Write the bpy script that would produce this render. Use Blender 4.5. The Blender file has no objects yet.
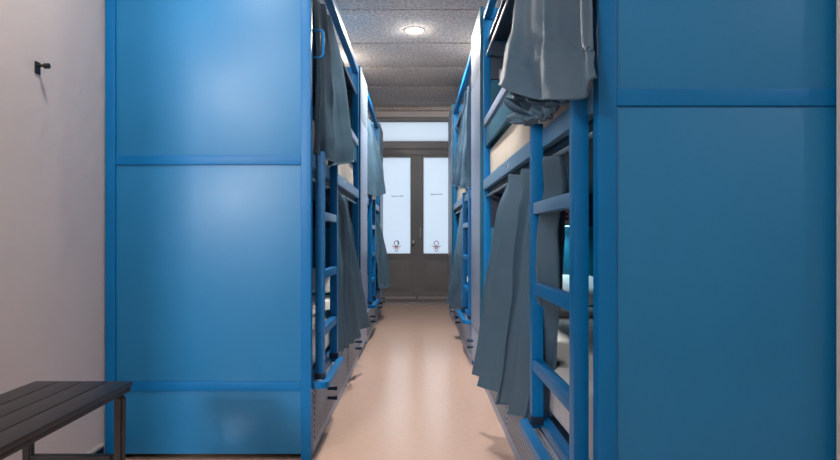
import bpy, bmesh, math, random
from mathutils import Vector
from mathutils.noise import noise as pnoise
random.seed(4)
C = bpy.context.scene.collection
F, CX, CY, H = 600.0, 417.0, 237.0, 1.0      # focal length in pixels, vanishing point, eye height

def at(px, py, d):
    "a point of the place, from where it shows and how far off it is"
    return Vector(((px-CX)*d/F, d, H-(py-CY)*d/F))

# ------------------------------------------------------------------ materials
def srgb(r, g, b):
    f = lambda c: ((c/255+.055)/1.055)**2.4 if c/255 > .04045 else c/255/12.92
    return (f(r), f(g), f(b), 1)

def mat(name, col, rough=.5, metal=0, spec=.5, noise=0, nscale=8, bump=0, bscale=200, coat=0, sheen=0, rvar=0):
    m = bpy.data.materials.new(name); m.use_nodes = True
    nt = m.node_tree; N = nt.nodes; L = nt.links
    b = N['Principled BSDF']
    b.inputs['Base Color'].default_value = col
    b.inputs['Roughness'].default_value = rough
    b.inputs['Metallic'].default_value = metal
    b.inputs['Specular IOR Level'].default_value = spec
    b.inputs['Coat Weight'].default_value = coat
    if sheen: b.inputs['Sheen Weight'].default_value = sheen
    tc = N.new('ShaderNodeTexCoord')
    nz = N.new('ShaderNodeTexNoise'); nz.inputs['Scale'].default_value = nscale
    nz.inputs['Detail'].default_value = 6
    L.new(tc.outputs['Object'], nz.inputs['Vector'])
    mr = N.new('ShaderNodeMapRange')
    mr.inputs['From Min'].default_value = .3; mr.inputs['From Max'].default_value = .7
    mr.inputs['To Min'].default_value = 1-noise; mr.inputs['To Max'].default_value = 1+noise
    L.new(nz.outputs['Fac'], mr.inputs['Value'])
    mx = N.new('ShaderNodeVectorMath'); mx.operation = 'SCALE'
    mx.inputs[0].default_value = col[:3]
    L.new(mr.outputs['Result'], mx.inputs['Scale'])
    L.new(mx.outputs['Vector'], b.inputs['Base Color'])
    if rvar:
        m2 = N.new('ShaderNodeMapRange')
        m2.inputs['From Min'].default_value = .3; m2.inputs['From Max'].default_value = .7
        m2.inputs['To Min'].default_value = rough-rvar; m2.inputs['To Max'].default_value = rough+rvar
        L.new(nz.outputs['Fac'], m2.inputs['Value']); L.new(m2.outputs['Result'], b.inputs['Roughness'])
    if bump:
        n2 = N.new('ShaderNodeTexNoise'); n2.inputs['Scale'].default_value = bscale
        n2.inputs['Detail'].default_value = 4
        L.new(tc.outputs['Object'], n2.inputs['Vector'])
        bp = N.new('ShaderNodeBump'); bp.inputs['Strength'].default_value = bump
        bp.inputs['Distance'].default_value = .01
        L.new(n2.outputs['Fac'], bp.inputs['Height']); L.new(bp.outputs['Normal'], b.inputs['Normal'])
    return m

def mat_perforated(name, col, hole, pitch=.027, rough=.6):
    m = mat(name, col, rough); nt = m.node_tree; N = nt.nodes; L = nt.links
    b = N['Principled BSDF']
    tc = N.new('ShaderNodeTexCoord'); sp = N.new('ShaderNodeSeparateXYZ')
    L.new(tc.outputs['Object'], sp.inputs[0])
    def mth(op, a, c=None):
        n = N.new('ShaderNodeMath'); n.operation = op
        for i, v in enumerate((a, c)):
            if v is None: continue
            if isinstance(v, (int, float)): n.inputs[i].default_value = v
            else: L.new(v, n.inputs[i])
        return n.outputs[0]
    yy = mth('MULTIPLY', sp.outputs['Y'], 1/pitch); zz = mth('MULTIPLY', sp.outputs['Z'], 1/pitch)
    a = mth('ADD', yy, zz); c = mth('SUBTRACT', yy, zz)
    fa = mth('SUBTRACT', mth('FRACT', a), .5); fc = mth('SUBTRACT', mth('FRACT', c), .5)
    r = mth('ADD', mth('MULTIPLY', fa, fa), mth('MULTIPLY', fc, fc))
    mask = mth('LESS_THAN', r, .115)
    mx = N.new('ShaderNodeMix'); mx.data_type = 'RGBA'
    mx.inputs['A'].default_value = col; mx.inputs['B'].default_value = hole
    L.new(mask, mx.inputs['Factor']); L.new(mx.outputs['Result'], b.inputs['Base Color'])
    return m

M = {}
M['frame'] = mat('blue_frame_paint', (.0005, .165, .44, 1), .38, noise=.05, nscale=3, spec=.28)
M['knob'] = mat('navy_knob_paint', (.002, .03, .09, 1), .4)
M['rail'] = mat('blue_frame_paint_lit', (.10, .24, .42, 1), .3, spec=.7)  # frame blue lightened: reflected light put into the rail and top rung colour
M['panel'] = mat('blue_panel_laminate', (.009, .195, .44, 1), .38, noise=.05, nscale=2.2, rvar=.04, bump=.03, bscale=90)
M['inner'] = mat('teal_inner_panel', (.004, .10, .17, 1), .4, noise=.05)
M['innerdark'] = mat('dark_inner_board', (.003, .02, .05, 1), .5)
M['column'] = mat('blue_steel_daylight_tinted', (.30, .38, .53, 1), .36, noise=.05, nscale=3)  # blue paint paled by daylight reflection mixed into the base colour
M['mesh'] = mat_perforated('perforated_blue_steel', (.34, .40, .50, 1), (.01, .02, .04, 1))
M['vent'] = mat_perforated('perforated_vent_steel', (.30, .38, .48, 1), (.03, .06, .1, 1), .022)
M['fabric'] = mat('slate_curtain_fabric', (.075, .142, .205, 1), .58, spec=.25, noise=.06, nscale=5, bump=.12, bscale=600)
M['hem'] = mat('dark_hem_fabric', (.02, .035, .05, 1), .8)
M['plaster'] = mat('beige_plaster', (.74, .66, .63, 1), .85, noise=.03, nscale=2, bump=.35, bscale=11)
M['white_wall'] = mat('pale_plaster', (.66, .60, .56, 1), .9, noise=.02)
M['floor'] = mat('beige_resin_floor', (.64, .44, .345, 1), .21, noise=.025, nscale=30, spec=1.0, rvar=.02, bump=.01, bscale=25)
M['base_dark'] = mat('dark_skirting', (.012, .012, .014, 1), .4)
M['base_cap'] = mat('pale_skirting_cap', (.55, .50, .46, 1), .6)
M['black_metal'] = mat('black_powder_coat', (.012, .011, .011, 1), .45, noise=.1, nscale=30)
M['black_wood'] = mat('black_painted_slats', (.018, .016, .015, 1), .38, noise=.25, nscale=14, bump=.05, bscale=60)
M['door'] = mat('grey_painted_metal', (.19, .185, .185, 1), .42, noise=.05, nscale=4)
M['door_light'] = mat('worn_kick_strip', (.35, .33, .32, 1), .4)
M['steel'] = mat('brushed_steel', (.55, .54, .52, 1), .3, metal=1)
M['bedding'] = mat('cream_bedding', (.66, .585, .50, 1), .85, noise=.05, nscale=9, bump=.15, bscale=30)
M['sheet'] = mat('white_sheet', (.84, .83, .81, 1), .85, noise=.04, bump=.15, bscale=25)
M['pillow'] = mat('white_pillow', (.74, .74, .74, 1), .85, noise=.03)
M['blanket'] = mat('grey_blanket', (.24, .22, .21, 1), .9, noise=.15, nscale=30)
M['tag'] = mat('pale_label_plate', (.50, .55, .62, 1), .5)
M['dark'] = mat('dark_marking', (.02, .02, .025, 1), .6)
M['red'] = mat('dark_red_marking', (.5, .02, .05, 1), .6)
M['redlabel'] = mat('red_label', (.45, .03, .05, 1), .6)
M['white'] = mat('white_plastic', (.8, .8, .78, 1), .4)
M['greytag'] = mat('grey_tag', (.35, .34, .36, 1), .6)

def emit(name, col, s):
    m = bpy.data.materials.new(name); m.use_nodes = True
    b = m.node_tree.nodes['Principled BSDF']
    b.inputs['Base Color'].default_value = col
    b.inputs['Emission Color'].default_value = col; b.inputs['Emission Strength'].default_value = s
    return m
M['lamp'] = emit('lit_diffuser', (1, .95, .86, 1), 9)
M['led'] = emit('cool_led', (.35, .85, 1, 1), 5)

# frosted glass: translucent and slightly glossy
fg = bpy.data.materials.new('frosted_glass'); fg.use_nodes = True
nt = fg.node_tree; N = nt.nodes; L = nt.links; N.clear()
out = N.new('ShaderNodeOutputMaterial'); tr = N.new('ShaderNodeBsdfTranslucent'); gl = N.new('ShaderNodeBsdfGlossy')
tr.inputs['Color'].default_value = (.86, .92, .97, 1); gl.inputs['Roughness'].default_value = .35
nz = N.new('ShaderNodeTexNoise'); nz.inputs['Scale'].default_value = 1.5
cr = N.new('ShaderNodeMix'); cr.data_type = 'RGBA'
cr.inputs['A'].default_value = (.80, .88, .95, 1); cr.inputs['B'].default_value = (.92, .95, .98, 1)
L.new(nz.outputs['Fac'], cr.inputs['Factor']); L.new(cr.outputs['Result'], tr.inputs['Color'])
ms = N.new('ShaderNodeMixShader'); ms.inputs[0].default_value = .06
L.new(tr.outputs[0], ms.inputs[1]); L.new(gl.outputs[0], ms.inputs[2]); L.new(ms.outputs[0], out.inputs[0])
M['glass'] = fg

# concrete / wood-wool ceiling boards: lamplight put into the colour of the board around the lamp
cm = mat('raw_ceiling_board', (.3, .27, .25, 1), .95, bump=.9, bscale=55)
nt = cm.node_tree; N = nt.nodes; L = nt.links; b = N['Principled BSDF']
tc = N.new('ShaderNodeTexCoord'); sp = N.new('ShaderNodeSeparateXYZ'); L.new(tc.outputs['Object'], sp.inputs[0])
m1 = N.new('ShaderNodeMath'); m1.operation = 'SUBTRACT'; m1.inputs[1].default_value = 5.075; L.new(sp.outputs['Y'], m1.inputs[0])
m2 = N.new('ShaderNodeMath'); m2.operation = 'DIVIDE'; m2.inputs[1].default_value = .867; L.new(m1.outputs[0], m2.inputs[0])
m3 = N.new('ShaderNodeMath'); m3.operation = 'FLOOR'; L.new(m2.outputs[0], m3.inputs[0])
wn = N.new('ShaderNodeTexWhiteNoise'); wn.noise_dimensions = '1D'; L.new(m3.outputs[0], wn.inputs['W'])
eq = N.new('ShaderNodeMath'); eq.operation = 'COMPARE'; eq.inputs[1].default_value = 0; eq.inputs[2].default_value = .3; L.new(m3.outputs[0], eq.inputs[0])
nz = N.new('ShaderNodeTexNoise'); nz.inputs['Scale'].default_value = 38; nz.inputs['Detail'].default_value = 8; L.new(tc.outputs['Object'], nz.inputs['Vector'])
nb = N.new('ShaderNodeTexNoise'); nb.inputs['Scale'].default_value = 3; L.new(tc.outputs['Object'], nb.inputs['Vector'])
mr = N.new('ShaderNodeMapRange'); mr.inputs['From Min'].default_value = .32; mr.inputs['From Max'].default_value = .68
mr.inputs['To Min'].default_value = .58; mr.inputs['To Max'].default_value = 1.2; L.new(nz.outputs['Fac'], mr.inputs['Value'])
mb_ = N.new('ShaderNodeMapRange'); mb_.inputs['To Min'].default_value = .8; mb_.inputs['To Max'].default_value = 1.2; L.new(nb.outputs['Fac'], mb_.inputs['Value'])
mm = N.new('ShaderNodeMath'); mm.operation = 'MULTIPLY'; L.new(mr.outputs[0], mm.inputs[0]); L.new(mb_.outputs[0], mm.inputs[1])
cmx = N.new('ShaderNodeMix'); cmx.data_type = 'RGBA'
cmx.inputs['A'].default_value = (.58, .51, .46, 1); cmx.inputs['B'].default_value = (.66, .57, .50, 1)
L.new(eq.outputs[0], cmx.inputs['Factor'])
vs = N.new('ShaderNodeVectorMath'); vs.operation = 'SCALE'; L.new(cmx.outputs['Result'], vs.inputs[0]); L.new(mm.outputs[0], vs.inputs['Scale'])
L.new(vs.outputs['Vector'], b.inputs['Base Color'])
M['ceiling'] = cm

# ------------------------------------------------------------------ mesh helpers
class MB:
    def __init__(s): s.bm = bmesh.new(); s.mats = []
    def mi(s, m):
        if m not in s.mats: s.mats.append(m)
        return s.mats.index(m)
    def box(s, x0, x1, y0, y1, z0, z1, m, bev=.004):
        b2 = bmesh.new(); bmesh.ops.create_cube(b2, size=1)
        x0, x1 = sorted((x0, x1)); y0, y1 = sorted((y0, y1)); z0, z1 = sorted((z0, z1))
        for v in b2.verts:
            v.co = Vector((x0+(v.co.x+.5)*(x1-x0), y0+(v.co.y+.5)*(y1-y0), z0+(v.co.z+.5)*(z1-z0)))
        bev = min(bev, .4*min(x1-x0, y1-y0, z1-z0))
        if bev > 0: bmesh.ops.bevel(b2, geom=b2.edges[:], offset=bev, segments=2, affect='EDGES', profile=.7)
        return s.merge(b2, m)
    def merge(s, b2, m):
        i = s.mi(m)
        for f in b2.faces: f.material_index = i; f.smooth = True
        me = bpy.data.meshes.new('t'); b2.to_mesh(me); b2.free()
        s.bm.from_mesh(me); bpy.data.meshes.remove(me); return s
    def tube(s, pts, r, m, seg=10, closed=False, caps=True):
        pts = [Vector(p) for p in pts]; n = len(pts); b2 = bmesh.new(); rings = []
        ref = None
        for i, p in enumerate(pts):
            a = pts[(i-1) % n] if (i or closed) else p; c = pts[(i+1) % n] if (i < n-1 or closed) else p
            t = (c-a).normalized()
            if ref is None: ref = Vector((0, 0, 1)) if abs(t.z) < .9 else Vector((1, 0, 0))
            u = t.cross(ref).normalized(); w = u.cross(t).normalized(); ref = w
            rr = r[i] if isinstance(r, (list, tuple)) else r
            rings.append([b2.verts.new(p+rr*(math.cos(2*math.pi*k/seg)*u+math.sin(2*math.pi*k/seg)*w)) for k in range(seg)])
        for i in range(n if closed else n-1):
            A, B = rings[i], rings[(i+1) % n]
            for k in range(seg): b2.faces.new((A[k], A[(k+1) % seg], B[(k+1) % seg], B[k]))
        if caps and not closed:
            b2.faces.new(rings[0][::-1]); b2.faces.new(rings[-1])
        bmesh.ops.recalc_face_normals(b2, faces=b2.faces[:])
        return s.merge(b2, m)
    def build(s, name, parent=None):
        me = bpy.data.meshes.new(name); s.bm.to_mesh(me); s.bm.free()
        for m in s.mats: me.materials.append(m)
        o = bpy.data.objects.new(name, me); C.objects.link(o)
        if parent: o.parent = parent
        try: me.set_sharp_from_angle(angle=math.radians(40))
        except Exception: pass
        return o

def tag(o, label, cat, group=None):
    o['label'] = label; o['category'] = cat
    if group: o['group'] = group
    return o
def struct(o): o['kind'] = 'structure'; return o
def empty(name, loc):
    o = bpy.data.objects.new(name, None); C.objects.link(o); o.location = loc; o.empty_display_size = .1; return o
def recenter(o, p):
    p = Vector(p)
    for v in o.data.vertices: v.co -= p
    o.location = p

def round_path(pts, r=.02, k=5):
    out = [Vector(pts[0])]
    for i in range(1, len(pts)-1):
        a, b, c = map(Vector, pts[i-1:i+2])
        p = b+(a-b).normalized()*r; q = b+(c-b).normalized()*r
        for j in range(k+1):
            t = j/k; out.append((1-t)**2*p+2*t*(1-t)*b+t*t*q)
    out.append(Vector(pts[-1])); return out

# ------------------------------------------------------------------ the room
HC = 2.92; DW = 8.9; XW = 1.40
o = MB().box(-4, 4, -5, DW+.2, -.1, 0, M['floor'], 0).build('floor'); struct(o)
mb = MB()
k0 = -11
for k in range(k0, 5):
    y0 = 5.075+.867*k; mb.box(-4, 4, y0+.014, min(y0+.867-.014, DW+.1), HC, HC+.05, M['ceiling'], .003)
mb.box(-4, 4, -5, DW+.2, HC+.05, HC+.12, M['dark'], 0)
struct(mb.build('ceiling'))
mb = MB(); mb.box(-XW-.1, -XW, 1.3, DW+.2, 0, HC+.05, M['plaster'], 0).box(-4.1, -XW-.1, 1.3, 1.4, 0, HC+.05, M['plaster'], 0).box(-4.1, -4, -5, 1.3, 0, HC+.05, M['plaster'], 0)
struct(mb.build('wall_left'))
XP = 1.021
mb = MB(); mb.box(XP, 4.1, 1.40, 1.462, 0, HC+.05, M['plaster'], .004).box(1.42, 1.52, 1.46, DW+.2, 0, HC+.05, M['plaster'], 0).box(4, 4.1, -5, 1.42, 0, HC+.05, M['plaster'], 0)
struct(mb.build('wall_right'))
struct(MB().box(-4.1, 4.1, -5.1, -5, 0, HC+.05, M['white_wall'], 0).box(-1.15, 4.1, -1.35, -1.2, 0, HC+.05, M['plaster'], 0).build('wall_back_and_light_block'))  # second box: unseen partition added to keep window light off the right panels
mb = MB().box(-XW-.1, -XW+.012, 1.3, 2.66, 0, .074, M['base_dark'], .002).box(-XW-.1, -XW+.018, 1.3, 2.66, .074, .086, M['base_cap'], .002)
struct(mb.build('baseboard_left'))
DX = .72   # half width of the door opening
mb = MB(); T = M['white_wall']
mb.box(-1.5, -DX-.06, DW, DW+.15, 0, HC+.05, T, 0).box(DX+.06, 1.5, DW, DW+.15, 0, HC+.05, T, 0).box(-DX-.06, DX+.06, DW, DW+.15, 2.775, HC+.05, T, 0)
struct(mb.build('wall_far'))
struct(MB().box(-1.4, 1.4, DW-.06, DW, 2.865, HC, M['ceiling'], .003).build('trim_2'))
# frame of the double door
mb = MB(); D = M['door']
mb.box(-DX-.06, -DX, DW-.03, DW+.1, 0, 2.775, D).box(DX, DX+.06, DW-.03, DW+.1, 0, 2.775, D)
mb.box(-DX, DX, DW-.03, DW+.1, 2.725, 2.775, D).box(-DX, DX, DW-.045, DW+.1, 2.30, 2.41, D, .01).box(-DX, DX, DW-.02, DW+.1, 2.215, 2.30, D)
mb.box(-DX, DX, DW-.05, DW+.1, 0, .03, M['door_light'])
struct(mb.build('trim_1'))
w = struct(MB().box(-DX, DX, DW+.02, DW+.06, 2.41, 2.425, D).box(-DX, DX, DW+.02, DW+.06, 2.71, 2.725, D).build('window_1'))
MB().box(-DX, DX, DW+.035, DW+.041, 2.425, 2.71, M['glass'], 0).build('window_pane', w)

def door_leaf(name, s):
    xa, xb = s*.008, s*DX                   # meeting edge, hinge edge
    mb = MB(); y0, y1 = DW, DW+.045; gx0, gx1 = s*.088, s*(DX-.10)
    mb.box(xa, gx0, y0, y1, .03, 2.215, D).box(gx1, xb, y0, y1, .03, 2.215, D)
    mb.box(gx0, gx1, y0, y1, .69, .75, D).box(gx0, gx1, y0, y1, .03, .17, D).box(gx0, gx1, y0, y1, 2.18, 2.215, D)
    mb.box(gx0, gx1, y0+.015, y1-.01, .17, .69, D, 0)
    mb.box(gx0+s*.05, gx1-s*.05, y0+.004, y1-.01, .22, .64, D, .008)
    mb.box(gx0-s*.004, gx0+s*.01, y0-.008, y0+.01, .75, 2.18, D).box(gx0, gx1, y0-.008, y0+.01, .742, .756, D)
    if s < 0: mb.box(-.018, .018, y0-.014, y0, .03, 2.215, D, .005)
    o = struct(mb.build(name))
    MB().box(gx0, gx1, DW+.018, DW+.024, .75, 2.18, M['glass'], 0).build('glass_pane', o)
    MB().box(xa+s*.012, xb-s*.01, DW-.008, DW+.002, .085, .115, M['door_light'], .003).build('kick_strip', o)
    # drawn emblem on the pane: open ring, arms, small loop
    cx = (396.3-CX)*DW/F if s < 0 else (436.3-CX)*DW/F; cz = .865; y = DW+.014
    R = M['red']; r = .0055; e = MB()
    ring = lambda cx_, cz_, rad, a0, a1: [(cx_+rad*math.cos(math.radians(a0+(a1-a0)*i/14)), y, cz_+rad*1.1*math.sin(math.radians(a0+(a1-a0)*i/14))) for i in range(15)]
    e.tube(ring(cx, cz+.042, .032, -50, 230), r, R, 6)
    if s < 0: e.tube(ring(cx, cz+.045, .033, -40, 70), r*1.7, M['dark'], 6)
    e.tube([(cx-.068, y, cz), (cx-.025, y, cz-.004), (cx+.025, y, cz-.004), (cx+.068, y, cz)], r, R, 6)
    e.tube([(cx-.05, y, cz-.032), (cx-.018, y, cz-.02), (cx+.018, y, cz-.02), (cx+.05, y, cz-.03)], r*.8, R, 6)
    e.tube([(cx-.02, y, cz+.02), (cx+.02, y, cz-.02)], r*.8, R, 6).tube([(cx+.02, y, cz+.02), (cx-.02, y, cz-.02)], r*.8, R, 6)
    e.tube(ring(cx, cz-.055, .021, 0, 360), r*.9, R, 6)
    e.build('emblem', o)
    # small handwritten line of dark lettering
    tx = (397.3-CX)*DW/F if s < 0 else (436.3-CX)*DW/F; tz = 1+(CY-(196.2 if s < 0 else 194.4))*DW/F
    g = MB(); pts = []
    for i in range(46):
        t = i/45; pts.append((tx-.088+.176*t, y, tz+.008*math.sin(t*38)*(.5+.5*math.sin(t*7+1))+.004*t))
    g.tube(pts, .0035, M['dark'], 5); g.build('lettering', o)
    return o
dl = door_leaf('door_1', -1); dr = door_leaf('door_2', 1)
MB().tube([(-.055, DW+.002, .925), (-.055, DW-.045, .925)], .012, M['steel']).tube([(-.055, DW-.04, .925), (-.055, DW-.065, .925)], .024, M['steel'], 14).build('door_knob', dl)
MB().tube([(.05, DW+.002, 1.13), (.05, DW-.05, 1.13), (.05, DW-.05, .99), (.05, DW+.002, .99)], .009, M['steel']).build('pull_handle', dr)

# daylight street side: pale pavement strip and light
struct(MB().box(-3, 3, DW+.2, 13, -.12, -.02, M['white_wall'], 0).build('trim_3'))

# ------------------------------------------------------------------ bunk beds
TB = .046
def pegs(d, X, hy, m):
    for z in (.205, .155):
        MB().tube([(X(0), hy, z), (X(-.040), hy, z), (X(-.052), hy, z), (X(-.056), hy, z)], [.008, .009, .012, .008], m, 12).build('drawer_knob', d)
def bunk(s, xin, y0, y1, ztop, zrod, lad, seam, handles, label, lo=.040, W=.92, stepX=.07, grab=True):
    t = empty('bunk_bed', (s*xin, y0, 0)); L_ = y1-y0
    tag(t, label, 'bunk bed')
    Fm, Pm = M['frame'], M['panel']
    X = lambda a: s*a            # a = distance in from the aisle face; negative stands out into the aisle
    def part(name, *boxes, bev=.004, parent=t):
        mb = MB()
        for (a, b_, c, d, e, f, m) in boxes: mb.box(X(a), X(b_), c, d, e, f, m, bev)
        return mb.build(name, parent)
    for yy in (0, L_-TB):
        for a in (0, W-TB): part('post', (a, a+TB, yy, yy+TB, 0, ztop, Fm), bev=.005)
    zm = 1.344
    for end, yy in ((0, 0), (1, L_-TB)):
        for z0, z1 in ((zm-.021, zm+.021), (.31, .352), (ztop-.046, ztop)):
            part('end_rail', (TB, W-TB, yy+.002, yy+TB-.002, z0, z1, Fm))
        for z0, z1 in ((.028, .31), (.352, zm-.021), (zm+.021, ztop-.046)):
            yp = yy+.009 if end == 0 else yy+.014
            part('end_panel', (TB, W-TB, yp, yp+.018, z0, z1, Pm), bev=.002)
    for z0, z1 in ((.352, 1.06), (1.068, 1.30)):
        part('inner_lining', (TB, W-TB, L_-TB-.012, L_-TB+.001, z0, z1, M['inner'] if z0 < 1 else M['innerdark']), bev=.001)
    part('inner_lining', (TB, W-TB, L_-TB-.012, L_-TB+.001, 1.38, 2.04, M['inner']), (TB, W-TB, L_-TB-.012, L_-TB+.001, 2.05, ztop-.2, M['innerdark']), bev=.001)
    part('back_panel', (W-.03, W-.012, TB, L_-TB, .35, ztop-.05, M['inner']), bev=.001)
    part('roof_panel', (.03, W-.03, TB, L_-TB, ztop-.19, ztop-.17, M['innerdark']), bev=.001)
    part('top_rail', (0, TB, TB, L_-TB, ztop-.05, ztop, Fm))
    part('top_rail', (W-TB, W, TB, L_-TB, ztop-.05, ztop, Fm))
    r1 = part('bed_rail', (-.004, .026, TB, L_-TB, 1.315, 1.378, M['rail']))
    part('bed_rail', (0, .03, TB, L_-TB, .312, .352, Fm))
    pl = part('number_plate', (-.007, -.003, L_*.565-.02, L_*.565+.02, 1.332, 1.362, M['tag']), (-.009, -.006, L_*.565-.004, L_*.565+.005, 1.338, 1.355, M['dark']), bev=.001, parent=r1)
    gs = L_*.30
    part('guard_rail', (.0, .03, gs, L_-TB, 1.735, 1.785, M['column']), bev=.006)
    part('guard_board', (.012, .028, gs, L_-TB, 1.60, 1.735, M['inner']), bev=.002)
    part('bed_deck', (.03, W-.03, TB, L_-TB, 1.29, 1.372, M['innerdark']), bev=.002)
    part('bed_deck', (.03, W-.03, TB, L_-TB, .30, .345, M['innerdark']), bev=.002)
    for z in (zrod, 1.272):
        MB().tube([(X(.02), TB, z), (X(.02), L_-TB, z)], .008, M['steel']).build('curtain_rod', t)
    # drawers with perforated fronts
    cuts = [.05]+[c-y0 for c in seam]+[L_-.05]
    for i in range(len(cuts)-1):
        a, b_ = cuts[i]+.004, cuts[i+1]-.004
        d = part('drawer', (-.002, .012, a, b_, .045, .302, M['column']), (.012, .80, a+.01, b_-.01, .05, .28, M['innerdark']), bev=.002)
        part('perforated_front', (-.006, -.002, a+.015, b_-.012, .06, .29, M['mesh']), bev=.001, parent=d)
        if i < len(handles):
            hy = handles[i]-y0
            pegs(d, X, hy, M['knob'])
    part('plinth', (.0, .02, .05, L_-.05, 0, .042, M['column']), bev=.002)
    # ladder
    la, lb = lad[0]-y0, lad[1]-y0
    lm = MB(); lad_o = empty('ladder', (0, 0, 0)); lad_o.parent = t
    lm.bm.free()
    for yy in (la, lb):
        mb = MB(); mb.box(X(-lo), X(.040-lo), yy, yy+.05, .352, 1.40, Fm, .006)
        mb.build('upright', lad_o)
        MB().box(X(-lo-.004), X(.044-lo), yy-.005, yy+.055, .338, .368, M['innerdark'], .006).build('foot_cap', lad_o)
    for z in (.55, .82, 1.10):
        MB().box(X(-lo+.002), X(.038-lo), la+.05, lb, z-.02, z+.02, M['rail'] if z > 1 else Fm, .005).build('rung', lad_o)  # top rung takes the lit copy of the frame blue
    # step frame at the ladder's foot, rounded corners
    b2 = bmesh.new(); sx = stepX
    path = round_path([(X(.01), la-.05, 0), (X(-sx+.016), la-.05, 0), (X(-sx+.016), lb+.07, 0), (X(.01), lb+.07, 0)], .035, 6)
    n = len(path); hw = .017; prof = []
    for i, p in enumerate(path):
        a_ = path[max(i-1, 0)]; c_ = path[min(i+1, n-1)]; tt = (c_-a_).normalized(); u = Vector((tt.y, -tt.x, 0))
        prof.append([b2.verts.new(p+u*k*hw+Vector((0, 0, z))) for k, z in ((-1, .31), (1, .31), (1, .338), (-1, .338))])
    for i in range(n-1):
        for k in range(4): b2.faces.new((prof[i][k], prof[i][(k+1) % 4], prof[i+1][(k+1) % 4], prof[i+1][k]))
    b2.faces.new(prof[0]); b2.faces.new(prof[-1][::-1]); bmesh.ops.recalc_face_normals(b2, faces=b2.faces[:])
    mb = MB(); mb.merge(b2, Fm); mb.build('step_frame', t)
    # grab handle beside the upper bunk
    hy = .06
    if grab: MB().tube(round_path([(X(.015), hy+.03, 1.955), (X(-.042), hy+.03, 1.955), (X(-.042), hy+.03, 1.83), (X(.015), hy+.03, 1.83)], .018), .007, Fm, 10).build('grab_handle', t)
    # reading lamps on the far end wall
    for z in (1.08, 2.0):
        q = MB().box(X(.10), X(.14), L_-TB-.04, L_-TB-.012, z+.04, z+.11, M['greytag'], .004).build('reading_lamp', t)
    return t

near_l = bunk(-1, .474, 2.68, 4.90, 2.375, 2.16, (2.79, 3.26), [4.06], [3.15, 4.55], 'blue bunk bed nearest on the left, its end panels facing front beside the black bench')
far_l = bunk(-1, .472, 5.60, 7.48, 2.40, 2.17, (5.86, 6.38), [6.7], [6.0, 7.2], grab=False, lo=.03, label='blue bunk bed at the far end of the left row, nearest the glass doors')
near_r = bunk(1, .445, 1.473, 4.05, 2.50, 2.21, (1.55, 2.11), [2.93], [1.80, 3.56], stepX=.076, grab=False, label='blue bunk bed nearest on the right, with large dark blue end panels beside its ladder')
far_r = bunk(1, .432, 4.72, 7.10, 2.50, 2.27, (4.82, 5.42), [6.4], [5.93, 6.8], grab=False, lo=.02, label='blue bunk bed at the far end of the right row, nearest the glass doors')

def column(s, xin, y0, y1, ztop, hy, label):
    t = empty('divider_cabinet', (s*xin, y0, 0)); tag(t, label, 'cabinet', None); L_ = y1-y0; X = lambda a: s*a
    B = lambda name, a, b_, c, d, e, f, m, bev=.003, par=t: MB().box(X(a), X(b_), c, d, e, f, m, bev).build(name, par)
    B('carcass', .012, .9, .0, L_, 0.0, ztop-.01, M['frame'])
    B('front_edge', -.012, .012, 0, .022, .32, ztop, M['inner'])
    B('door', -.012, .011, .024, L_-.002, .325, ztop-.42, M['column'])
    B('vent_panel', -.012, .011, .024, L_-.002, ztop-.415, ztop, M['vent'])
    d = B('drawer', -.008, .011, .01, L_-.005, .045, .315, M['column'])
    if hy:
        pegs(d, X, hy-y0, M['knob'])
    return t
column(-1, .474, 4.905, 5.595, 2.40, None, 'tall pale blue metal cabinet between the two left bunk beds')
column(-1, .472, 7.485, 8.15, 2.42, 7.8, 'tall narrow blue cabinet ending the left row by the glass doors')
column(1, .438, 4.055, 4.715, 2.56, 4.6, 'tall pale blue metal cabinet with vented top between the two right bunk beds')
column(1, .425, 7.105, 7.95, 2.58, None, 'tall narrow blue cabinet ending the right row by the glass doors')

# red sticker and cool lamp glow inside the right lower bunk
lb = MB()
p = at(564.5, 214, 4.0)
lb.box(p.x-.022, p.x+.022, 3.972, 3.985, p.z-.055, p.z+.05, M['white'], .002)
for k in range(3): lb.box(p.x-.018, p.x+.018, 3.966, 3.973, p.z-.045+k*.033, p.z-.022+k*.033, M['redlabel'], .001)
o = lb.build('safety_sticker'); recenter(o, p)
tag(o, 'small red and white sticker inside the lower bunk nearest on the right', 'sticker')
p = at(559, 226, 3.95)
o = MB().box(p.x-.02, p.x+.09, 3.90, 3.985, p.z+.0, p.z+.03, M['greytag'], .006).box(p.x-.012, p.x+.082, 3.91, 3.975, p.z-.004, p.z+.001, M['led'], .001).build('bed_lamp')
recenter(o, p); tag(o, 'small lit lamp glowing teal inside the lower bunk nearest on the right', 'lamp')
gl_ = bpy.data.lights.new('bed_lamp_light', 'SPOT'); gl_.energy = 6; gl_.color = (.6, .92, 1); gl_.shadow_soft_size = .03; gl_.spot_size = 2.4; gl_.spot_blend = 1
go = bpy.data.objects.new('bed_lamp_light', gl_); C.objects.link(go); go.location = (p.x+.035, 3.90, p.z-.015); go.rotation_euler = (0, 0, 0)

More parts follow.
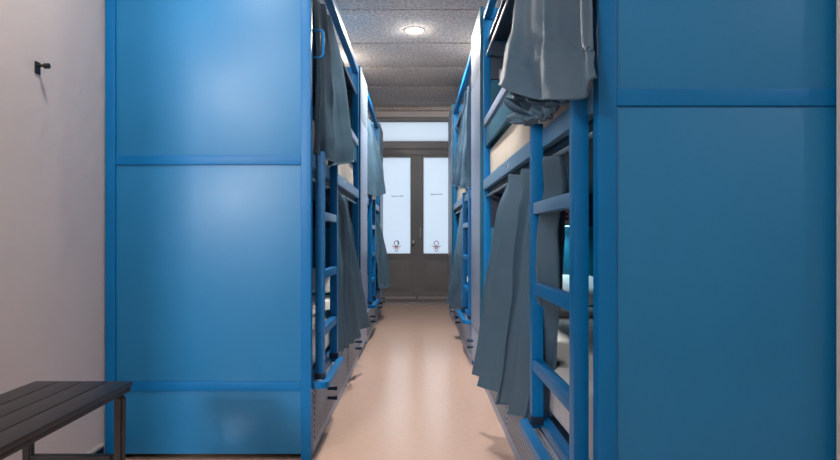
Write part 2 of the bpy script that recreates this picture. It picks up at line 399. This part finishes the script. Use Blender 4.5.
# ------------------------------------------------------------------ bedding
def soft_slab(name, x0, x1, y0, y1, z0, z1, m, r=.035, amp=.008, seed=0, sub=28):
    b = bmesh.new(); bmesh.ops.create_cube(b, size=1)
    for v in b.verts: v.co = Vector((x0+(v.co.x+.5)*(x1-x0), y0+(v.co.y+.5)*(y1-y0), z0+(v.co.z+.5)*(z1-z0)))
    bmesh.ops.bevel(b, geom=b.edges[:], offset=r, segments=4, affect='EDGES', profile=.5)
    bmesh.ops.subdivide_edges(b, edges=[e for e in b.edges if e.calc_length() > .12], cuts=12, use_grid_fill=True)
    for v in b.verts:
        n = pnoise(Vector((v.co.x*6+seed, v.co.y*3, v.co.z*7)))+.5*pnoise(Vector((v.co.x*15, v.co.y*9+seed, v.co.z*14)))
        if v.co.z > z0+.01: v.co.z += amp*n
        v.co.x += amp*.8*n
    mb = MB(); mb.merge(b, m); o = mb.build(name); recenter(o, ((x0+x1)/2, (y0+y1)/2, z0)); return o
def pillow(x, y, z, tilt, label, group=None, sx=.25, sy=.17):
    b = bmesh.new(); bmesh.ops.create_uvsphere(b, u_segments=28, v_segments=16, radius=1)
    for v in b.verts:
        c = v.co
        f = lambda q: math.copysign(abs(q)**.55, q)
        c.x, c.y = f(c.x), f(c.y)
        e = max(abs(c.x), abs(c.y)); c.z = c.z*(1-.35*e**4)
        v.co = Vector((c.x*sx, c.y*sy, c.z*.065+.008*pnoise(Vector((c.x*3, c.y*3, z)))))
    o = MB().merge(b, M['pillow']).build('pillow'); o.location = (x, y, z); o.rotation_euler = (tilt, 0, 0)
    tag(o, label, 'pillow', group); return o
def beds(s, xin, y0, y1, names, W=.92):
    a, b = s*(xin+.036), s*(xin+W-.05)
    for i, (z, nm) in enumerate(((1.376, names[0]), (.349, names[1]))):
        o = soft_slab('mattress', min(a, b), max(a, b), y0+.07, y1-.07, z, z+(.218 if i == 0 else .19), M['bedding'] if i == 0 else M['sheet'], seed=z+xin)
        tag(o, nm, 'mattress')
    return
beds(-1, .474, 2.68, 4.90, ('cream covered upper mattress of the nearest left bunk bed', 'white covered lower mattress of the nearest left bunk bed'))
beds(-1, .472, 5.60, 7.48, ('cream covered upper mattress of the far left bunk bed', 'white covered lower mattress of the far left bunk bed'))
beds(1, .445, 1.473, 4.05, ('cream covered upper mattress of the nearest right bunk bed', 'white covered lower mattress of the nearest right bunk bed'))
beds(1, .432, 4.72, 7.10, ('cream covered upper mattress of the far right bunk bed', 'white covered lower mattress of the far right bunk bed'))
pillow(.92, 3.80, .665, math.radians(22), 'white pillow propped at the far end of the nearest right lower bunk', sx=.30)
pillow(-.86, 4.62, .665, math.radians(22), 'white pillow at the far end of the nearest left lower bunk', sx=.28)
o = soft_slab('folded_blanket', .56, 1.22, 3.38, 3.58, .545, .585, M['blanket'], r=.018, seed=3)
tag(o, 'grey blanket folded before the pillow on the nearest right lower bunk', 'blanket')

# ------------------------------------------------------------------ curtains
def cr(p, t):
    n = len(p)-1; x = min(max(t, 0), 1)*n; i = min(int(x), n-1); f = x-i
    a, b, c, d = p[max(i-1, 0)], p[i], p[i+1], p[min(i+2, n)]
    return .5*((2*b)+(c-a)*f+(2*a-5*b+4*c-d)*f*f+(3*b-a-3*c+d)*f**3)
def curtain(rows, folds, amp, label, seed=0, nu=150, nv=60, pin=.35, wr=.006, name='curtain', group='', top_gather=True, sharp=.75, ts=.35, side=1):
    "rows: control rows from top to hem, each a list of points along the cloth"
    G = [[Vector(p) for p in r] for r in rows]; b = bmesh.new(); V = []
    base = [[cr([cr(r, i/nu) for r in G], j/nv) for i in range(nu+1)] for j in range(nv+1)]
    rnd = random.Random(seed); ph = [rnd.uniform(-.5, .5) for _ in range(8)]
    for j in range(nv+1):
        row = []; v = j/nv
        for i in range(nu+1):
            u = i/nu; P = base[j][i]
            tu = base[j][min(i+1, nu)]-base[j][max(i-1, 0)]; tv = base[min(j+1, nv)][i]-base[max(j-1, 0)][i]
            n = tu.cross(tv)
            n = n.normalized() if n.length > 1e-9 else Vector((1, 0, 0))
            if n.x*side > 0: n = -n          # side = +1: right row, cloth bulges towards -x
            w = u+.035*math.sin(u*7+ph[0]*6)+.02*math.sin(u*17+v*2+ph[1]*6)
            a = amp*(pin+(1-pin)*v**.8)*(.45+.55*min(1, u*8, (1-u)*8))
            c = math.sin(2*math.pi*folds*w)
            c = math.copysign(abs(c)**sharp, c)
            g = math.sin(2*math.pi*folds*2.3*w+ph[2]*6)*.8*(1-v)**1.3 if top_gather else 0
            P = P+n*(a*(c+g)+wr*pnoise(Vector((u*5+seed, v*6, seed*.7)))*2+wr*.6*pnoise(Vector((u*14, v*13, seed))))
            P = P+tu.normalized()*(a*ts*math.sin(4*math.pi*folds*w))
            row.append(b.verts.new(P))
        V.append(row)
    for j in range(nv):
        for i in range(nu): b.faces.new((V[j][i], V[j][i+1], V[j+1][i+1], V[j+1][i]))
    mb = MB(); mb.merge(b, M['fabric'])
    # a rolled seam along the hem
    o = mb.build(name)
    sd = o.modifiers.new('thickness', 'SOLIDIFY'); sd.thickness = .003; sd.offset = 0
    p0 = Vector(rows[0][len(rows[0])//2]); recenter(o, p0)
    tag(o, label, 'curtain')
    bh = MB(); pts = [V_ for V_ in base[nv]]
    hem = [o.data.vertices[nv*(nu+1)+i].co.copy() for i in range(0, nu+1, 2)]
    bh.tube(hem, .0045, M['fabric'], 6); h = bh.build('hem', o)
    return o

# right, near, upper: drawn aside and draped out over the ladder
curtain([[(.447, 2.66, 2.21), (.450, 2.2, 2.21), (.446, 1.80, 2.21), (.440, 1.50, 2.21)],
         [at(512, 20, 2.56), at(532, 15, 2.15), at(562, 10, 1.76), at(593, 20, 1.42)],
         [at(505, 52, 2.50), at(530, 60, 2.05), at(566, 55, 1.62), at(596, 52, 1.40)],
         [at(499, 84, 2.42), at(530, 97, 1.98), at(568, 98, 1.50), at(599, 77, 1.37)]],
        2.25, .020, 'slate grey curtain draped over the ladder top of the nearest right upper bunk', seed=2, pin=.4, nu=200, wr=.003, sharp=1.1, ts=.12)
# its crumpled under-layer, caught up above the mattress rail
curtain([[at(509, 84, 2.50), at(528, 88, 2.18), at(552, 88, 1.95), at(578, 82, 1.70)],
         [at(514, 97, 2.48), at(530, 104, 2.16), at(548, 103, 1.97), at(570, 97, 1.72)],
         [at(510, 108, 2.44), at(527, 113, 2.13), at(546, 111, 1.94), at(563, 103, 1.74)],
         [at(512, 121, 2.44), at(526, 125, 2.15), at(536, 120, 2.03), at(549, 110, 1.9)]],
        2.6, .018, 'crumpled slate curtain bunched up above the nearest right mattress rail', seed=7, nu=120, nv=60, wr=.022, top_gather=False)
# right, near, lower
curtain([[(.455, 2.86, 1.268), (.460, 2.58, 1.268), (.463, 2.25, 1.268), (.463, 1.95, 1.268)],
         [at(502, 222, 2.86), at(520, 222, 2.52), at(538, 222, 2.28), at(556, 222, 2.02)],
         [at(488, 300, 2.98), at(509, 312, 2.64), at(531, 318, 2.33), at(551, 318, 2.08)],
         [at(479, 372, 3.12), at(497, 392, 2.80), at(518, 410, 2.50), at(543, 425, 2.18)]],
        4.6, .060, 'long slate curtain sweeping outwards below the nearest right mattress rail', seed=5, pin=.45, nu=200, wr=.008)
# right, far, upper
curtain([[(.45, 5.35, 2.27), (.45, 5.1, 2.27), (.45, 4.80, 2.27)],
         [at(461, 128, 5.6), at(467, 130, 5.2), at(473, 128, 4.85)],
         [at(453, 184, 5.9), at(463, 188, 5.3), at(474, 187, 4.82)]],
        4.3, .026, 'slate curtain hanging at the far right upper bunk beside the pale cabinet', seed=9, pin=.5)
curtain([[(.45, 6.1, 1.268), (.45, 5.85, 1.268), (.45, 5.6, 1.268)],
         [at(455, 258, 5.95), at(460, 258, 5.7), at(465, 258, 5.5)],
         [at(447.5, 303, 6.0), at(455, 306, 5.75), at(463, 308, 5.48)]],
        3.6, .024, 'slate curtain hanging at the far right lower bunk near the glass doors', seed=10, pin=.5)
# left, near, upper (two falls of the same cloth)
curtain([[(-.492, 2.76, 2.16), (-.485, 2.95, 2.16), (-.48, 3.05, 2.16), (-.478, 3.22, 2.16)],
         [at(314, 60, 2.79), at(322, 60, 2.90), at(329, 62, 3.02), at(339, 62, 3.28)],
         [at(314, 115, 2.79), at(323, 115, 2.88), at(333, 120, 3.05), at(349, 118, 3.42)],
         [at(313.5, 153, 2.78), at(323.5, 158, 2.86), at(334, 165, 3.02), at(354, 160, 3.50)]],
        2.6, .030, 'slate curtain falling over the ladder of the nearest left upper bunk', seed=12, wr=.003, pin=.45, side=-1)
curtain([[(-.492, 3.28, 1.268), (-.492, 3.5, 1.268), (-.492, 3.72, 1.268), (-.488, 4.0, 1.268)],
         [at(335, 228, 3.42), at(340, 228, 3.65), at(345, 228, 3.85), at(351, 230, 4.1)],
         [at(335, 285, 3.45), at(342, 283, 3.72), at(350, 281, 3.98), at(360, 280, 4.35)],
         [at(336, 352, 3.46), at(345, 346, 3.80), at(356, 337, 4.12), at(367.5, 325, 4.55)]],
        4.6, .034, 'slate curtain sweeping outwards at the nearest left lower bunk', seed=14, pin=.45, side=-1)
curtain([[(-.488, 5.68, 2.17), (-.488, 6.0, 2.17), (-.488, 6.4, 2.17)],
         [at(366.5, 150, 5.68), at(371.5, 150, 5.98), at(378.5, 150, 6.5)],
         [at(366, 192, 5.66), at(374, 196, 6.0), at(385, 193, 6.65)]],
        4.5, .024, 'slate curtain hanging at the far left upper bunk beside the pale cabinet', seed=15, pin=.5, side=-1)
curtain([[(-.488, 6.55, 1.268), (-.488, 6.85, 1.268), (-.488, 7.15, 1.268)],
         [at(376, 250, 6.6), at(380, 250, 6.9), at(385, 250, 7.2)],
         [at(379, 288, 6.65), at(384, 288, 6.95), at(390, 285, 7.25)]],
        3.6, .022, 'slate curtain hanging at the far left lower bunk near the glass doors', seed=16, pin=.5, side=-1)

# ------------------------------------------------------------------ bench
def bench():
    d1 = 1.82; zt = 1-144*d1/F; xl = (35-CX)*d1/F; xr = (133-CX)*d1/F; d0 = .55
    t = empty('slatted_bench', ((xl+xr)/2, (d0+d1)/2, 0))
    tag(t, 'black slatted bench against the beige wall, left foreground', 'bench')
    ox, oy = (xl+xr)/2, (d0+d1)/2
    n = 4; w = (xr-xl)/n
    for i in range(n):
        MB().box(xl+i*w+.0015-ox, xl+(i+1)*w-.0015-ox, d0-oy, d1-oy, zt-.014, zt, M['black_wood'], .002).build('seat_slat', t)
    mb = MB(); z0 = zt-.014
    mb.box(xl+.004-ox, xr-.004-ox, d1-.03-oy, d1-.004-oy, z0-.015, z0, M['black_metal']).box(xl+.004-ox, xr-.004-ox, d0+.004-oy, d0+.03-oy, z0-.015, z0, M['black_metal'])
    mb.box(xl+.004-ox, xl+.028-ox, d0+.03-oy, d1-.03-oy, z0-.015, z0, M['black_metal']).box(xr-.028-ox, xr-.004-ox, d0+.03-oy, d1-.03-oy, z0-.015, z0, M['black_metal'])
    mb.build('apron_frame', t)
    for yy in (d1-.045, d0+.045):
        for xx, sg in ((xl+.008, -1), (xr-.017, 1)):
            b = bmesh.new(); bmesh.ops.create_cube(b, size=1)
            for v in b.verts:
                top = v.co.z > 0; hw = .0135 if top else .011
                v.co = Vector((xx-ox+math.copysign(hw, v.co.x)+(0 if top else sg*-.004), yy-oy+math.copysign(hw, v.co.y), z0-.02 if top else 0))
            bmesh.ops.bevel(b, geom=b.edges[:], offset=.004, segments=2, affect='EDGES')
            MB().merge(b, M['black_metal']).build('leg', t)
    for yy in (d1-.045,):
        MB().box(xl+.02-ox, xr-.04-ox, yy-.012-oy, yy+.012-oy, .337, .356, M['black_metal']).build('stretcher', t)
    return t
bench()

# coat hook on the left wall
hp = Vector((-XW, 2.21, 1.632))
o = MB().tube([(-XW, 2.21, 1.632), (-XW+.034, 2.21, 1.630)], .0055, M['black_metal']).tube([(-XW+.028, 2.21, 1.630), (-XW+.045, 2.21, 1.630)], .010, M['black_metal'], 14)\
    .box(-XW, -XW+.005, 2.195, 2.225, 1.60, 1.645, M['black_metal'], .002).build('coat_hook')
recenter(o, hp); tag(o, 'small black coat hook screwed to the beige wall', 'hook')

# recessed ceiling light
lx, ly = (414.2-CX)*5.565/F, 5.565
t = empty('ceiling_light', (lx, ly, HC)); tag(t, 'round recessed ceiling light glowing above the aisle', 'ceiling light')
def disc(r0, r1, z0, z1, m, name):
    b = bmesh.new(); n = 40
    prof = [(r0, z1), (r0, z0), (r1, z0), (r1, z1)] if r0 > 0 else [(r1, z1), (r1, z0)]
    rings = [[b.verts.new((r*math.cos(2*math.pi*k/n), r*math.sin(2*math.pi*k/n), z)) for k in range(n)] for r, z in prof]
    for i in range(len(rings)-1):
        for k in range(n): b.faces.new((rings[i][k], rings[i][(k+1) % n], rings[i+1][(k+1) % n], rings[i+1][k]))
    if r0 <= 0: b.faces.new(rings[-1])
    bmesh.ops.recalc_face_normals(b, faces=b.faces[:]); MB().merge(b, m).build(name, t)
disc(.076, .088, -.008, 0, M['white'], 'trim_ring'); disc(0, .076, -.004, 0, M['lamp'], 'diffuser')

# ------------------------------------------------------------------ lights
def area(name, loc, rot, sx, sy, e, col, spread=math.pi):
    l = bpy.data.lights.new(name, 'AREA'); l.shape = 'RECTANGLE'; l.size = sx; l.size_y = sy; l.energy = e; l.color = col; l.spread = spread
    o = bpy.data.objects.new(name, l); C.objects.link(o); o.location = loc; o.rotation_euler = rot; return o
R90 = math.pi/2
area('daylight_behind_doors', (0, DW+.9, 1.6), (-R90, 0, 0), 2.6, 3.2, 28, (.86, .93, 1))
def point(name, loc, e, col, r):
    l = bpy.data.lights.new(name, 'POINT'); l.energy = e; l.color = col; l.shadow_soft_size = r
    o = bpy.data.objects.new(name, l); C.objects.link(o); o.location = loc; return o
WARM = (1, .95, .89)
area('aisle_downlight', (lx, ly, HC-.02), (0, 0, 0), .14, .14, 66, WARM)
point('aisle_downlight_glow', (lx, ly, HC-.045), 2.5, WARM, .03)
def spot(name, loc, tgt, e, deg, col, r):
    l = bpy.data.lights.new(name, 'SPOT'); l.energy = e; l.color = col; l.spot_size = math.radians(deg); l.spot_blend = .6; l.shadow_soft_size = r
    o = bpy.data.objects.new(name, l); C.objects.link(o); o.location = loc
    o.rotation_euler = (Vector(tgt)-Vector(loc)).to_track_quat('-Z', 'Y').to_euler()
spot('aisle_downlight_near', (0, 3.35, HC-.1), (0, 3.45, 0), 150, 72, WARM, .07)
for x_, y_ in ((-.95, 3.9), (-.95, 6.4), (.95, 3.2), (.95, 6.0)):
    point('ceiling_fill', (x_, y_, 2.72), 15, WARM, .05)  # unseen lamps added above the bunk tops to brighten the ceiling
sl = bpy.data.lights.new('room_spot', 'SPOT'); sl.energy = 62; sl.color = (1, .97, .95); sl.spot_size = math.radians(110); sl.spot_blend = 1; sl.shadow_soft_size = .12
so = bpy.data.objects.new('room_spot', sl); C.objects.link(so); so.location = (-.85, 1.65, HC-.1)
so.rotation_euler = (Vector((-.95, 2.6, .9))-so.location).to_track_quat('-Z', 'Y').to_euler()
point('room_light', (-.9, -.4, HC-.3), 56, (1, .97, .95), .15)
point('room_light_right', (2.4, -.3, HC-.2), 24, (1, .97, .95), .12)
area('room_window', (-2.7, -4.9, 2.62), (R90, 0, 0), 1.0, .5, 250, (.9, .95, 1))
w = bpy.data.worlds.new('world'); bpy.context.scene.world = w; w.use_nodes = True
w.node_tree.nodes['Background'].inputs[0].default_value = (.75, .85, 1, 1); w.node_tree.nodes['Background'].inputs[1].default_value = .35

# ------------------------------------------------------------------ camera
cam = bpy.data.cameras.new('camera'); co = bpy.data.objects.new('camera', cam); C.objects.link(co)
co.location = (0, 0, H); co.rotation_euler = (R90, 0, 0)
cam.sensor_width = 36; cam.lens = F/840*36; cam.shift_x = 3/840; cam.shift_y = 7/840; cam.clip_start = .05
bpy.context.scene.camera = co
sc = bpy.context.scene
sc.view_settings.view_transform = 'Standard'; sc.view_settings.look = 'None'; sc.view_settings.exposure = 0
